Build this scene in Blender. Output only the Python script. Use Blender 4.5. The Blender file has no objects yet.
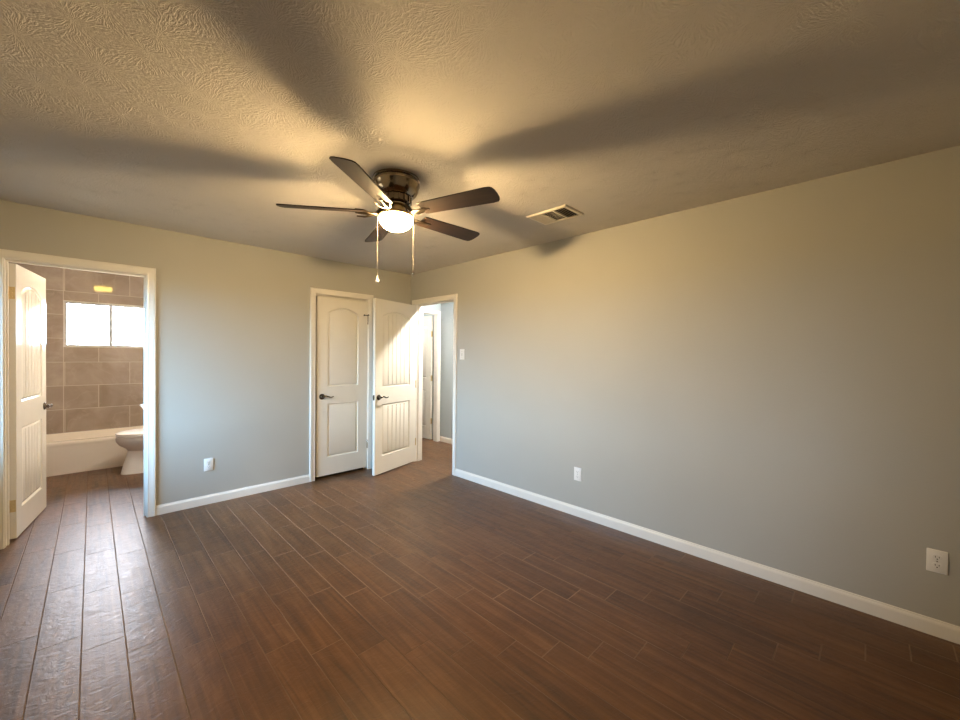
import bpy, bmesh, math, random
from mathutils import Vector, Matrix
from mathutils.geometry import tessellate_polygon
random.seed(7)
S = bpy.context.scene
C = S.collection
PI = math.pi

# ------------------------------------------------------------------ camera
YAW, PITCH, ROLL = 0.78815, -0.01126, 0.00953
fw = Vector((math.sin(YAW)*math.cos(PITCH), math.cos(YAW)*math.cos(PITCH), math.sin(PITCH)))
rt0 = Vector((math.cos(YAW), -math.sin(YAW), 0))
up0 = rt0.cross(fw)
rt = rt0*math.cos(ROLL) + up0*math.sin(ROLL)
up = up0*math.cos(ROLL) - rt0*math.sin(ROLL)
cd = bpy.data.cameras.new('camera')
cam = bpy.data.objects.new('camera', cd)
C.objects.link(cam)
cd.sensor_fit = 'HORIZONTAL'
cd.sensor_width = 36.0
cd.lens = 392.931/960*36.0
cd.clip_start = 0.02
cam.matrix_world = Matrix(((rt.x, up.x, -fw.x, 0), (rt.y, up.y, -fw.y, 0), (rt.z, up.z, -fw.z, 1.388), (0, 0, 0, 1)))
S.camera = cam

# ------------------------------------------------------------------ daylight, exposure
WORLD_STRENGTH = 66.0
FAN_GLOW, HALL_GLOW, BATH_GLOW = 2950.0, 1750.0, 30.0
w = bpy.data.worlds.new('overcast_sky')
S.world = w
w.use_nodes = True
wt = w.node_tree
bg = wt.nodes['Background']
bg.inputs['Strength'].default_value = WORLD_STRENGTH
_tc = wt.nodes.new('ShaderNodeTexCoord')
_sp = wt.nodes.new('ShaderNodeSeparateXYZ')
_cr = wt.nodes.new('ShaderNodeValToRGB')
_mr = wt.nodes.new('ShaderNodeMapRange')
_mr.inputs['From Min'].default_value = -1.0
wt.links.new(_tc.outputs['Generated'], _sp.inputs[0])
wt.links.new(_sp.outputs['Z'], _mr.inputs['Value'])
wt.links.new(_mr.outputs[0], _cr.inputs[0])
_mx = wt.nodes.new('ShaderNodeMix')
_mx.data_type = 'RGBA'
_my = wt.nodes.new('ShaderNodeMapRange')
_my.inputs['From Min'].default_value = 0.45
_my.inputs['From Max'].default_value = 0.8
_ml = wt.nodes.new('ShaderNodeMath')
_ml.operation = 'MULTIPLY'
_cz = wt.nodes.new('ShaderNodeMapRange')
_cz.inputs['From Max'].default_value = 0.05
wt.links.new(_sp.outputs['Y'], _my.inputs['Value'])
wt.links.new(_sp.outputs['Z'], _cz.inputs['Value'])
wt.links.new(_my.outputs[0], _ml.inputs[0])
wt.links.new(_cz.outputs[0], _ml.inputs[1])
wt.links.new(_ml.outputs[0], _mx.inputs[0])
wt.links.new(_cr.outputs[0], _mx.inputs[6])
_mx.inputs[7].default_value = (0.84, 0.85, 0.95, 1)               # whiter sky added on the bathroom side to pale the floor glare
wt.links.new(_mx.outputs[2], bg.inputs['Color'])
_e = _cr.color_ramp.elements
_e[0].position, _e[0].color = 0.485, (0.070, 0.060, 0.045, 1)     # ground outside
_e[1].position, _e[1].color = 0.505, (0.42, 0.71, 1.0, 1)         # hazy horizon
_e.new(0.75).color = (0.34, 0.63, 1.0, 1)                         # blue sky higher up
S.view_settings.view_transform = 'Standard'
S.view_settings.look = 'None'
S.view_settings.exposure = 0.0
S.view_settings.gamma = 1.0
S.cycles.max_bounces = 10
S.cycles.diffuse_bounces = 6
S.cycles.glossy_bounces = 4
S.cycles.transmission_bounces = 6
S.cycles.sample_clamp_indirect = 6.0
S.cycles.caustics_reflective = False
S.cycles.caustics_refractive = False
try:
    S.cycles.use_denoising = True
except Exception:
    pass

H = 2.44
XR = 3.022          # plane of the right wall
YB = 4.306          # plane of the far wall
XL, YR = -0.95, -0.80
TW = 0.12           # wall thickness
YF = 7.18           # tiled bathroom wall
BX0, BX1 = -0.57, 0.95

def portal(name, loc, rot, sx, sy):
    l = bpy.data.lights.new(name, 'AREA')
    l.shape = 'RECTANGLE'
    l.size, l.size_y = sx, sy
    l.cycles.is_portal = True
    o = bpy.data.objects.new(name, l)
    C.objects.link(o)
    o.location = loc
    o.rotation_euler = rot
    return o

W_BATH = (-0.18, 0.67, 1.46, 2.02)          # x0 x1 z0 z1 in the tiled wall
W_LEFT = (3.05, 4.05, 0.75, 2.02)           # y0 y1 z0 z1 in the left wall
portal('side_window_daylight', (XL-0.10, (W_LEFT[0]+W_LEFT[1])/2, (W_LEFT[2]+W_LEFT[3])/2), (0, -PI/2, 0), W_LEFT[3]-W_LEFT[2], W_LEFT[1]-W_LEFT[0])
portal('bathroom_window_daylight', (0.245, YF+0.10, 1.74), (-PI/2, 0, 0), 0.85, 0.56)

# ------------------------------------------------------------------ materials
class NT:
    """small helper to write shader node graphs"""
    def __init__(s, name):
        s.m = bpy.data.materials.new(name)
        s.m.use_nodes = True
        s.t = s.m.node_tree
        s.b = s.t.nodes['Principled BSDF']
        s.o = s.t.nodes['Material Output']
    def n(s, typ, **kw):
        nd = s.t.nodes.new(typ)
        for k, v in kw.items():
            setattr(nd, k, v)
        return nd
    def l(s, a, b):
        s.t.links.new(a, b)
    def put(s, sock, v):
        if isinstance(v, bpy.types.NodeSocket):
            s.l(v, sock)
        else:
            sock.default_value = v
    def math(s, op, a, b=0.0, c=None):
        nd = s.n('ShaderNodeMath', operation=op)
        s.put(nd.inputs[0], a)
        s.put(nd.inputs[1], b)
        if c is not None:
            s.put(nd.inputs[2], c)
        return nd.outputs[0]
    def pos(s):
        return s.n('ShaderNodeNewGeometry').outputs['Position']
    def obj(s):
        return s.n('ShaderNodeTexCoord').outputs['Object']
    def xyz(s, v):
        nd = s.n('ShaderNodeSeparateXYZ')
        s.l(v, nd.inputs[0])
        return nd.outputs
    def comb(s, x, y, z):
        nd = s.n('ShaderNodeCombineXYZ')
        for i, v in enumerate((x, y, z)):
            s.put(nd.inputs[i], v)
        return nd.outputs[0]
    def noise(s, vec, scale, detail=3.0, rough=0.55, dist=0.0):
        nd = s.n('ShaderNodeTexNoise')
        s.l(vec, nd.inputs['Vector'])
        nd.inputs['Scale'].default_value = scale
        nd.inputs['Detail'].default_value = detail
        nd.inputs['Roughness'].default_value = rough
        nd.inputs['Distortion'].default_value = dist
        return nd.outputs['Fac']
    def ramp(s, f, stops):
        nd = s.n('ShaderNodeValToRGB')
        s.l(f, nd.inputs[0])
        e = nd.color_ramp.elements
        while len(e) < len(stops):
            e.new(0.5)
        for i, (p, c) in enumerate(stops):
            e[i].position = p
            e[i].color = (*c, 1) if len(c) == 3 else c
        return nd.outputs[0]
    def mix(s, f, a, b, blend='MIX'):
        nd = s.n('ShaderNodeMix', data_type='RGBA', blend_type=blend)
        s.put(nd.inputs[0], f)
        for k, v in ((6, a), (7, b)):
            if not isinstance(v, bpy.types.NodeSocket):
                v = (*v, 1) if len(v) == 3 else v
            s.put(nd.inputs[k], v)
        return nd.outputs[2]
    def bump(s, h, strength, dist):
        nd = s.n('ShaderNodeBump')
        nd.inputs['Strength'].default_value = strength
        nd.inputs['Distance'].default_value = dist
        s.l(h, nd.inputs['Height'])
        s.l(nd.outputs[0], s.b.inputs['Normal'])
    def set(s, **kw):
        for k, v in kw.items():
            k = k.replace('_', ' ')
            if isinstance(v, tuple) and len(v) == 3:
                v = (*v, 1)
            s.put(s.b.inputs[k], v)
        return s

def simple(name, col, rough=0.5, metal=0.0, var=0.04, nscale=18.0, bump=0.0, spec=0.5):
    t = NT(name)
    f = t.noise(t.obj(), nscale, 3.0)
    lo = tuple(max(0.0, c*(1-var)) for c in col)
    hi = tuple(min(1.0, c*(1+var)) for c in col)
    t.set(Base_Color=t.ramp(f, [(0.3, lo), (0.7, hi)]), Roughness=rough, Metallic=metal, Specular_IOR_Level=spec)
    if bump:
        t.bump(t.noise(t.obj(), 220.0, 2.0), bump, 0.002)
    return t.m

def wall_paint():
    t = NT('greige_wall_paint')
    p = t.pos()
    f = t.noise(p, 1.3, 2.0)
    t.set(Base_Color=t.ramp(f, [(0.3, (0.415, 0.410, 0.375)), (0.7, (0.435, 0.430, 0.395))]), Roughness=0.55, Specular_IOR_Level=0.35)
    a = t.noise(p, 140.0, 3.0)
    b = t.noise(p, 45.0, 2.0)
    t.bump(t.math('ADD', a, t.math('MULTIPLY', b, 0.8)), 0.18, 0.003)
    return t.m

def hall_paint():
    t = NT('pale_blue_grey_hall_paint')
    p = t.pos()
    t.set(Base_Color=t.ramp(t.noise(p, 1.3, 2.0), [(0.3, (0.38, 0.43, 0.46)), (0.7, (0.40, 0.45, 0.48))]), Roughness=0.7, Specular_IOR_Level=0.2)
    t.bump(t.noise(p, 140.0, 3.0), 0.15, 0.003)
    return t.m

def ceiling_paint():
    t = NT('stomped_ceiling_texture')
    p = t.pos()
    t.set(Base_Color=t.ramp(t.noise(p, 1.0, 2.0), [(0.3, (0.60, 0.575, 0.54)), (0.7, (0.63, 0.605, 0.57))]), Roughness=0.8, Specular_IOR_Level=0.2)
    # crow's-foot brush marks: spokes around scattered centres
    warp = t.n('ShaderNodeTexNoise')
    t.l(p, warp.inputs['Vector'])
    warp.inputs['Scale'].default_value = 9.0
    wsub = t.n('ShaderNodeVectorMath', operation='MULTIPLY_ADD')
    t.l(warp.outputs['Color'], wsub.inputs[0])
    wsub.inputs[1].default_value = (0.05, 0.05, 0.0)
    t.l(p, wsub.inputs[2])
    v = t.n('ShaderNodeTexVoronoi', voronoi_dimensions='2D', feature='F1')
    t.l(wsub.outputs[0], v.inputs['Vector'])
    v.inputs['Scale'].default_value = 5.5
    d = t.n('ShaderNodeVectorMath', operation='SUBTRACT')
    t.l(wsub.outputs[0], d.inputs[0])
    t.l(v.outputs['Position'], d.inputs[1])
    x, y, z = t.xyz(d.outputs[0])
    ang = t.math('ARCTAN2', y, x)
    r = t.math('SQRT', t.math('ADD', t.math('MULTIPLY', x, x), t.math('MULTIPLY', y, y)))
    cx = t.math('MULTIPLY', t.math('COSINE', ang), 15.0)
    sx = t.math('MULTIPLY', t.math('SINE', ang), 15.0)
    cr = t.xyz(v.outputs['Color'])
    zz = t.math('ADD', t.math('MULTIPLY', r, 38.0), t.math('MULTIPLY', cr[0], 40.0))
    spokes = t.noise(t.comb(cx, sx, zz), 1.0, 2.0, 0.5)
    fine = t.noise(p, 85.0, 3.0, 0.6, 0.8)
    patch = t.ramp(t.noise(p, 2.2, 2.0), [(0.32, (0.7,)*3), (0.58, (1.0,)*3)])
    h = t.math('ADD', t.math('MULTIPLY', t.math('MULTIPLY', t.ramp(spokes, [(0.45, (0,)*3), (0.60, (1,)*3)]), patch), 0.7), t.math('MULTIPLY', fine, 0.9))
    t.bump(h, 0.55, 0.005)
    return t.m

def floor_tile():
    t = NT('wood_look_floor_tile')
    p = t.pos()
    x, y, z = t.xyz(p)
    PW, L = 0.1510, 0.605
    xs = t.math('SUBTRACT', x, t.math('MULTIPLY', t.math('SUBTRACT', y, 2.0), 0.0095))
    u = t.math('DIVIDE', t.math('ADD', xs, 0.170+0.151*40), PW)
    row = t.math('FLOOR', u)
    fu = t.math('SUBTRACT', u, row)
    vv = t.math('DIVIDE', t.math('ADD', t.math('SUBTRACT', y, 2.716), t.math('MULTIPLY', t.math('SUBTRACT', row, 40.0), 0.1510)), L)
    vv = t.math('ADD', vv, 60.0)
    tile = t.math('FLOOR', vv)
    fv = t.math('SUBTRACT', vv, tile)
    du = t.math('MULTIPLY', t.math('MINIMUM', fu, t.math('SUBTRACT', 1.0, fu)), PW)
    dv = t.math('MULTIPLY', t.math('MINIMUM', fv, t.math('SUBTRACT', 1.0, fv)), L)
    dist = t.math('MINIMUM', du, dv)
    g = t.math('SUBTRACT', 1.0, t.math('SMOOTH_MIN', t.math('DIVIDE', dist, 0.0032), 1.0, 0.15))
    g = t.ramp(g, [(0.15, (0,)*3), (0.6, (1,)*3)])
    wn = t.n('ShaderNodeTexWhiteNoise', noise_dimensions='2D')
    t.l(t.comb(row, tile, 0.0), wn.inputs['Vector'])
    rnd = t.xyz(wn.outputs['Color'])
    off = t.math('MULTIPLY', rnd[1], 9.0)
    # long wood streaks inside each tile
    st = t.noise(t.comb(t.math('ADD', t.math('MULTIPLY', xs, 26.0), off), t.math('ADD', t.math('MULTIPLY', y, 1.3), off), 0.0), 1.0, 4.0, 0.6, 0.6)
    cl = t.noise(t.comb(t.math('ADD', t.math('MULTIPLY', xs, 4.5), off), t.math('ADD', t.math('MULTIPLY', y, 3.0), off), 3.0), 1.0, 3.0, 0.6, 0.8)
    fm = t.math('ADD', t.math('MULTIPLY', st, 0.95), t.math('MULTIPLY', cl, 0.45))
    fm = t.math('SUBTRACT', fm, 0.20)
    fm = t.math('ADD', fm, t.math('MULTIPLY', t.math('SUBTRACT', rnd[0], 0.5), 0.11))
    col = t.ramp(fm, [(0.28, (0.042, 0.017, 0.005)), (0.45, (0.078, 0.032, 0.009)), (0.58, (0.104, 0.045, 0.014)), (0.76, (0.145, 0.070, 0.027))])
    gcol = t.ramp(t.noise(p, 1.1, 2.0), [(0.38, (0.10, 0.062, 0.036)), (0.6, (0.235, 0.165, 0.118))])
    col = t.mix(g, col, gcol)
    slate = t.noise(t.comb(t.math('ADD', t.math('MULTIPLY', xs, 1.0), off), t.math('ADD', t.math('MULTIPLY', y, 1.6), off), 0.0), 13.0, 5.0, 0.62, 1.6)
    ro = t.math('ADD', 0.22, t.math('MULTIPLY', slate, 0.28))
    ro = t.math('ADD', ro, t.math('MULTIPLY', g, 0.5))
    t.set(Base_Color=col, Roughness=ro, Specular_IOR_Level=0.5)
    h = t.math('SUBTRACT', t.math('MULTIPLY', slate, 0.55), t.math('MULTIPLY', g, 1.0))
    t.bump(h, 0.55, 0.007)
    return t.m

def bath_tile():
    t = NT('taupe_stone_wall_tile')
    p = t.pos()
    x, y, z = t.xyz(p)
    row = t.math('FLOOR', t.math('DIVIDE', t.math('ADD', z, 0.532), 0.298))
    fz = t.math('FRACT', t.math('DIVIDE', t.math('ADD', z, 0.532), 0.298))
    odd = t.math('MODULO', row, 2.0)
    hx = t.math('ADD', t.math('ADD', x, t.math('MULTIPLY', y, 1.0)), 0.178-7.18+6.10)
    fxv = t.math('DIVIDE', t.math('ADD', hx, t.math('MULTIPLY', t.math('SUBTRACT', 1.0, odd), 0.305)), 0.61)
    colm = t.math('FLOOR', fxv)
    fx = t.math('FRACT', fxv)
    dz = t.math('MULTIPLY', t.math('MINIMUM', fz, t.math('SUBTRACT', 1.0, fz)), 0.298)
    dx = t.math('MULTIPLY', t.math('MINIMUM', fx, t.math('SUBTRACT', 1.0, fx)), 0.61)
    # one continuous joint below the edge of the window
    cj = t.math('ABSOLUTE', t.math('ADD', x, 0.19))
    d = t.math('MINIMUM', t.math('MINIMUM', dz, dx), cj)
    g = t.ramp(t.math('DIVIDE', d, 0.004), [(0.5, (1,)*3), (0.95, (0,)*3)])
    wn = t.n('ShaderNodeTexWhiteNoise', noise_dimensions='2D')
    t.l(t.comb(row, colm, 0.0), wn.inputs['Vector'])
    r = t.xyz(wn.outputs['Color'])
    off = t.math('MULTIPLY', r[1], 7.0)
    q = t.comb(t.math('ADD', hx, off), t.math('ADD', z, off), off)
    n1 = t.noise(q, 3.0, 5.0, 0.6, 0.8)
    vein = t.noise(q, 2.6, 4.0, 0.55, 0.5)
    vn = t.ramp(t.math('ABSOLUTE', t.math('SUBTRACT', vein, 0.5)), [(0.0, (1,)*3), (0.022, (0,)*3)])
    f = t.math('ADD', n1, t.math('MULTIPLY', t.math('SUBTRACT', r[0], 0.5), 0.14))
    col = t.ramp(f, [(0.25, (0.29, 0.235, 0.195)), (0.5, (0.37, 0.305, 0.258)), (0.75, (0.46, 0.39, 0.335))])
    col = t.mix(t.math('MULTIPLY', vn, 0.28), col, (0.50, 0.43, 0.36))
    col = t.mix(g, col, (0.58, 0.51, 0.44))
    t.set(Base_Color=col, Roughness=t.math('ADD', 0.06, t.math('MULTIPLY', g, 0.5)), Specular_IOR_Level=0.5)
    t.bump(t.math('SUBTRACT', 1.0, g), 0.3, 0.002)
    return t.m

def glow(name, col, strength, base=(0.9, 0.88, 0.8)):
    t = NT(name)
    t.set(Base_Color=base, Roughness=0.35, Emission_Color=col, Emission_Strength=strength)
    f = t.noise(t.obj(), 30.0, 2.0)
    t.put(t.b.inputs['Emission Strength'], t.math('MULTIPLY', t.math('ADD', 0.95, t.math('MULTIPLY', f, 0.1)), strength))
    return t.m

def pane_glass():
    t = NT('clear_window_glass')
    tr = t.n('ShaderNodeBsdfTransparent')
    tr.inputs[0].default_value = (0.95, 0.97, 0.97, 1)
    gl = t.n('ShaderNodeBsdfGlossy')
    gl.inputs['Roughness'].default_value = 0.03
    fr = t.n('ShaderNodeFresnel')
    fr.inputs[0].default_value = 1.45
    mx = t.n('ShaderNodeMixShader')
    t.l(fr.outputs[0], mx.inputs[0])
    t.l(tr.outputs[0], mx.inputs[1])
    t.l(gl.outputs[0], mx.inputs[2])
    t.l(mx.outputs[0], t.o.inputs[0])
    return t.m

def blade_wood():
    t = NT('dark_walnut_blade')
    p = t.obj()
    x, y, z = t.xyz(p)
    f = t.noise(t.comb(t.math('MULTIPLY', x, 5.0), t.math('MULTIPLY', y, 70.0), z), 1.0, 4.0, 0.6, 0.5)
    t.set(Base_Color=t.ramp(f, [(0.3, (0.010, 0.005, 0.0025)), (0.7, (0.026, 0.013, 0.006))]), Roughness=0.5, Specular_IOR_Level=0.3)
    return t.m

M = {}
M['wall'] = wall_paint()
M['hall'] = hall_paint()
M['ceiling'] = ceiling_paint()
M['floor'] = floor_tile()
M['tile'] = bath_tile()
M['trim'] = simple('white_semigloss_trim', (0.78, 0.76, 0.71), 0.28, 0, 0.02, 6)
M['door'] = simple('white_door_paint', (0.76, 0.73, 0.66), 0.13, 0, 0.02, 5)
M['bathpaint'] = simple('bathroom_wall_paint', (0.55, 0.50, 0.44), 0.5, 0, 0.03, 3, 0.1)
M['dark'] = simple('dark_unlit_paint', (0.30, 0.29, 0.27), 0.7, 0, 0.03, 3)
M['porcelain'] = simple('white_porcelain', (0.90, 0.89, 0.875), 0.32, 0, 0.01, 4, 0.0, 0.25)
M['tub'] = simple('almond_white_enamel', (0.86, 0.80, 0.72), 0.16, 0, 0.01, 4)
M['nickel'] = simple('brushed_nickel', (0.62, 0.58, 0.52), 0.25, 1.0, 0.05, 40)
M['darknickel'] = simple('dark_antique_nickel', (0.13, 0.105, 0.08), 0.2, 1.0, 0.08, 30)
M['bronze'] = simple('polished_bronze', (0.30, 0.245, 0.18), 0.16, 1.0, 0.08, 25)
M['darkbronze'] = simple('dark_bronze', (0.13, 0.10, 0.07), 0.35, 1.0, 0.08, 25)
M['brass'] = simple('aged_brass', (0.62, 0.47, 0.24), 0.28, 1.0, 0.06, 30)
M['chain'] = simple('pale_bead_chain', (0.40, 0.36, 0.29), 0.45, 0.7, 0.05, 40)
M['blade'] = blade_wood()
M['plate'] = simple('white_plastic', (0.82, 0.81, 0.78), 0.32, 0, 0.02, 20)
M['slot'] = simple('black_slot', (0.015, 0.014, 0.013), 0.6, 0, 0.1, 20)
M['ventpaint'] = simple('cream_vent_enamel', (0.74, 0.69, 0.58), 0.35, 0, 0.04, 30)
M['ventshade'] = simple('painted_duct_shade', (0.035, 0.022, 0.016), 0.8, 0, 0.2, 30)
M['winframe'] = simple('white_vinyl_frame', (0.80, 0.80, 0.80), 0.35, 0, 0.02, 8)
M['alum'] = simple('grey_aluminium_rail', (0.30, 0.31, 0.32), 0.4, 0.6, 0.05, 20)
M['glass'] = pane_glass()
M['fanbulb'] = glow('lit_fan_bulb', (1.0, 0.70, 0.34), FAN_GLOW)
def lit_bowl_glass():
    t = NT('lit_alabaster_glass')
    t.set(Base_Color=(0.9, 0.85, 0.75), Roughness=0.3, Emission_Color=(1.0, 0.70, 0.34), Emission_Strength=FAN_GLOW*0.115)
    tr = t.n('ShaderNodeBsdfTransparent')
    tr.inputs[0].default_value = (1.0, 0.97, 0.92, 1)
    mx = t.n('ShaderNodeMixShader')
    cloud = t.noise(t.obj(), 14.0, 3.0)
    t.put(mx.inputs[0], t.math('ADD', 0.25, t.math('MULTIPLY', cloud, 0.16)))
    t.l(tr.outputs[0], mx.inputs[1])
    t.l(t.b.outputs[0], mx.inputs[2])
    t.l(mx.outputs[0], t.o.inputs[0])
    return t.m
M['fanglow'] = lit_bowl_glass()
M['vanityglow'] = glow('lit_vanity_glass', (1.0, 0.84, 0.66), BATH_GLOW*6.6)
M['hallglow'] = glow('lit_hall_glass', (1.0, 0.95, 0.86), HALL_GLOW)
M['bathglow'] = glow('lit_bathroom_lens', (1.0, 0.68, 0.14), BATH_GLOW)

# ------------------------------------------------------------------ mesh helpers
def link(name, bm, mat, parent=None, smooth=None, loc=None):
    me = bpy.data.meshes.new(name)
    bmesh.ops.recalc_face_normals(bm, faces=bm.faces)
    bm.to_mesh(me)
    bm.free()
    me.materials.append(mat if not isinstance(mat, str) else M[mat])
    if smooth:
        me.polygons.foreach_set('use_smooth', [True]*len(me.polygons))
        me.set_sharp_from_angle(angle=math.radians(smooth))
    o = bpy.data.objects.new(name, me)
    C.objects.link(o)
    if parent:
        o.parent = parent
    if loc:
        o.location = loc
    return o

def tag(o, label, cat, group=None, kind=None):
    o['label'] = label
    o['category'] = cat
    if group:
        o['group'] = group
    if kind:
        o['kind'] = kind
    return o

def struct(o, label, cat):
    return tag(o, label, cat, None, 'structure')

def empty(name, loc, rz=0.0):
    o = bpy.data.objects.new(name, None)
    o.empty_display_size = 0.05
    C.objects.link(o)
    o.location = loc
    o.rotation_euler = (0, 0, rz)
    return o

def box(bm, x0, x1, y0, y1, z0, z1, bev=0.0, seg=2):
    r = bmesh.ops.create_cube(bm, size=1.0, matrix=Matrix.Translation(((x0+x1)/2, (y0+y1)/2, (z0+z1)/2)) @ Matrix.Diagonal((x1-x0, y1-y0, z1-z0, 1)))
    if bev:
        es = set()
        for v in r['verts']:
            es.update(v.link_edges)
        bmesh.ops.bevel(bm, geom=list(es), offset=bev, segments=seg, affect='EDGES', profile=0.5)

def nbox(*a, **k):
    bm = bmesh.new()
    box(bm, *a, **k)
    return bm

def lathe(prof, n=40, bm=None, mtx=None, cap=True):
    """revolve a list of (r, z) about z"""
    bm = bm or bmesh.new()
    rings = []
    for r, z in prof:
        ring = []
        if r < 1e-5:
            v = bm.verts.new((0, 0, z))
            ring = [v]*n
        else:
            for i in range(n):
                a = 2*PI*i/n
                ring.append(bm.verts.new((r*math.cos(a), r*math.sin(a), z)))
        rings.append(ring)
    newv = set(v for rg in rings for v in rg)
    for a, b in zip(rings, rings[1:]):
        for i in range(n):
            j = (i+1) % n
            vs = []
            for v in (a[i], a[j], b[j], b[i]):
                if v not in vs:
                    vs.append(v)
            if len(vs) >= 3:
                try:
                    bm.faces.new(vs)
                except ValueError:
                    pass
    if cap:
        for rg in (rings[0], rings[-1]):
            if len(set(rg)) > 2:
                bm.faces.new(rg)
    if mtx is not None:
        bmesh.ops.transform(bm, matrix=mtx, verts=list(newv))
    return bm

def tube(pts, rads, n=10, bm=None):
    """round tube along points, capped"""
    bm = bm or bmesh.new()
    pts = [Vector(p) for p in pts]
    if not isinstance(rads, (list, tuple)):
        rads = [rads]*len(pts)
    rings = []
    ref = Vector((0, 0, 1))
    for i, p in enumerate(pts):
        d = (pts[min(i+1, len(pts)-1)] - pts[max(i-1, 0)]).normalized()
        a = d.cross(ref)
        if a.length < 0.05:
            a = d.cross(Vector((1, 0, 0)))
        a.normalize()
        b = d.cross(a)
        rings.append([bm.verts.new(p + (a*math.cos(2*PI*k/n) + b*math.sin(2*PI*k/n))*rads[i]) for k in range(n)])
    for r0, r1 in zip(rings, rings[1:]):
        for k in range(n):
            bm.faces.new((r0[k], r0[(k+1) % n], r1[(k+1) % n], r1[k]))
    bm.faces.new(rings[0])
    bm.faces.new(rings[-1])
    return bm

def loft(sections, bm=None, cap=True):
    bm = bm or bmesh.new()
    rings = [[bm.verts.new(p) for p in s] for s in sections]
    n = len(rings[0])
    for a, b in zip(rings, rings[1:]):
        for i in range(n):
            bm.faces.new((a[i], a[(i+1) % n], b[(i+1) % n], b[i]))
    if cap:
        bm.faces.new(rings[0])
        bm.faces.new(rings[-1])
    return bm

def slab_openings(axis, c0, c1, a0, a1, z0, z1, holes):
    """wall running along x (axis 'x') or y: solid boxes around openings (a0,a1,z0,z1)"""
    bm = bmesh.new()
    def put(u0, u1, w0, w1):
        if u1-u0 < 1e-4 or w1-w0 < 1e-4:
            return
        if axis == 'x':
            box(bm, u0, u1, c0, c1, w0, w1)
        else:
            box(bm, c0, c1, u0, u1, w0, w1)
    cur = a0
    for h0, h1, hz0, hz1 in sorted(holes):
        put(cur, h0, z0, z1)
        put(h0, h1, z0, hz0)
        put(h0, h1, hz1, z1)
        cur = h1
    put(cur, a1, z0, z1)
    return bm

def sweep_frame(path, normal, profile, name, mat, parent=None, closed=False):
    """mitred sweep of a flat profile [(d, t)] along a polyline lying in a wall; d measured to the left of travel, t along the wall normal"""
    bm = bmesh.new()
    nrm = Vector(normal)
    P = [Vector(p) for p in path]
    rings = []
    m = len(P)
    for i, p in enumerate(P):
        def side(a, b):
            return nrm.cross((b-a).normalized())
        if i == 0 and not closed:
            s = side(P[0], P[1])
        elif i == m-1 and not closed:
            s = side(P[-2], P[-1])
        else:
            s1, s2 = side(P[i-1], P[i]), side(P[i], P[(i+1) % m])
            s = (s1+s2)
            s = s/(1+s1.dot(s2))
        rings.append([bm.verts.new(p + s*d + nrm*t) for d, t in profile])
    k = len(profile)
    seq = list(zip(rings, rings[1:])) + ([(rings[-1], rings[0])] if closed else [])
    for a, b in seq:
        for j in range(k):
            bm.faces.new((a[j], a[(j+1) % k], b[(j+1) % k], b[j]))
    if not closed:
        bm.faces.new(rings[0])
        bm.faces.new(rings[-1])
    return link(name, bm, mat, parent)

CASING = [(0, 0), (0, 0.010), (0.004, 0.013), (0.012, 0.012), (0.030, 0.015), (0.036, 0.017), (0.052, 0.018), (0.057, 0.014), (0.057, 0)]
BASE = [(0, 0), (0, 0.013), (0.060, 0.013), (0.068, 0.011), (0.074, 0.007), (0.082, 0.005), (0.082, 0)]

# ------------------------------------------------------------------ openings
DO_B = (-0.396, 0.362, 0, 2.035)        # bathroom doorway in the far wall (x)
DO_C = (1.779, 2.408, 0, 2.045)         # closet doorway (x)
DO_H = (3.440, 4.190, 0, 2.035)         # hall doorway in the right wall (y)
JT = 0.018                              # jamb board
XH = 4.05                               # hall right wall
YH = 4.93                               # hall end wall
TE = 0.082
DO_E = (3.20, 3.980, 0, 2.035)          # doorway at the hall end (x)

def grow(o):
    return (o[0]-JT, o[1]+JT, o[2], o[3]+JT)

# ------------------------------------------------------------------ structure
struct(link('floor', nbox(XL-TW, XH+TW, YR-TW, YF+TW, -0.05, 0), 'floor'), 'wood-look brown plank tile floor running through all the rooms', 'floor')
struct(link('ceiling', nbox(XL-TW, XH+TW, YR-TW, YF+TW, H, H+0.05), 'ceiling'), 'off-white ceiling with a stomped brush texture', 'ceiling')
struct(link('wall_back', slab_openings('x', YB, YB+TW, XL, XR, 0, H, [grow(DO_B), grow(DO_C)]), 'wall'), 'grey wall with the bathroom doorway and the closet door', 'wall')
struct(link('wall_right', slab_openings('y', XR, XR+TW, YR, YF, 0, H, [grow(DO_H)]), 'wall'), 'long plain grey wall with a doorway at its far end', 'wall')
struct(link('wall_left', slab_openings('y', XL-TW, XL, YR, YF, 0, H, [W_LEFT]), 'wall'), 'grey wall with a window on the left of the room, beside the camera', 'wall')
struct(link('wall_rear', nbox(XL-TW, XH+TW, YR-TW, YR, 0, H), 'wall'), 'plain grey wall behind the camera', 'wall')
struct(link('wall_bathroom_back', slab_openings('x', YF, YF+TW, XL-TW, XH+TW, 0, H, [W_BATH]), 'tile'), 'taupe stone tiled wall above the bathtub', 'wall')
struct(link('wall_bathroom_left', nbox(BX0-0.10, BX0, YB+TW, YF, 0, H), 'tile'), 'tiled bathroom wall behind the open door', 'wall')
struct(link('wall_bathroom_right', nbox(BX1, BX1+0.10, YB+TW, YF, 0, H), 'bathpaint'), 'painted bathroom wall behind the toilet', 'wall')
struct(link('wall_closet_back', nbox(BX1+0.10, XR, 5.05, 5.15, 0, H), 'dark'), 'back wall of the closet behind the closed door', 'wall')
struct(link('wall_hall_right', nbox(XH, XH+TW, YR, YF, 0, H), 'hall'), 'pale blue-grey hall wall seen through the open doorway', 'wall')
struct(link('wall_hall_end', slab_openings('x', YH, YH+TE, XR+TW, XH, 0, H, [grow(DO_E)]), 'hall'), 'pale blue-grey end wall of the hall above the far door', 'wall')
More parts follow.
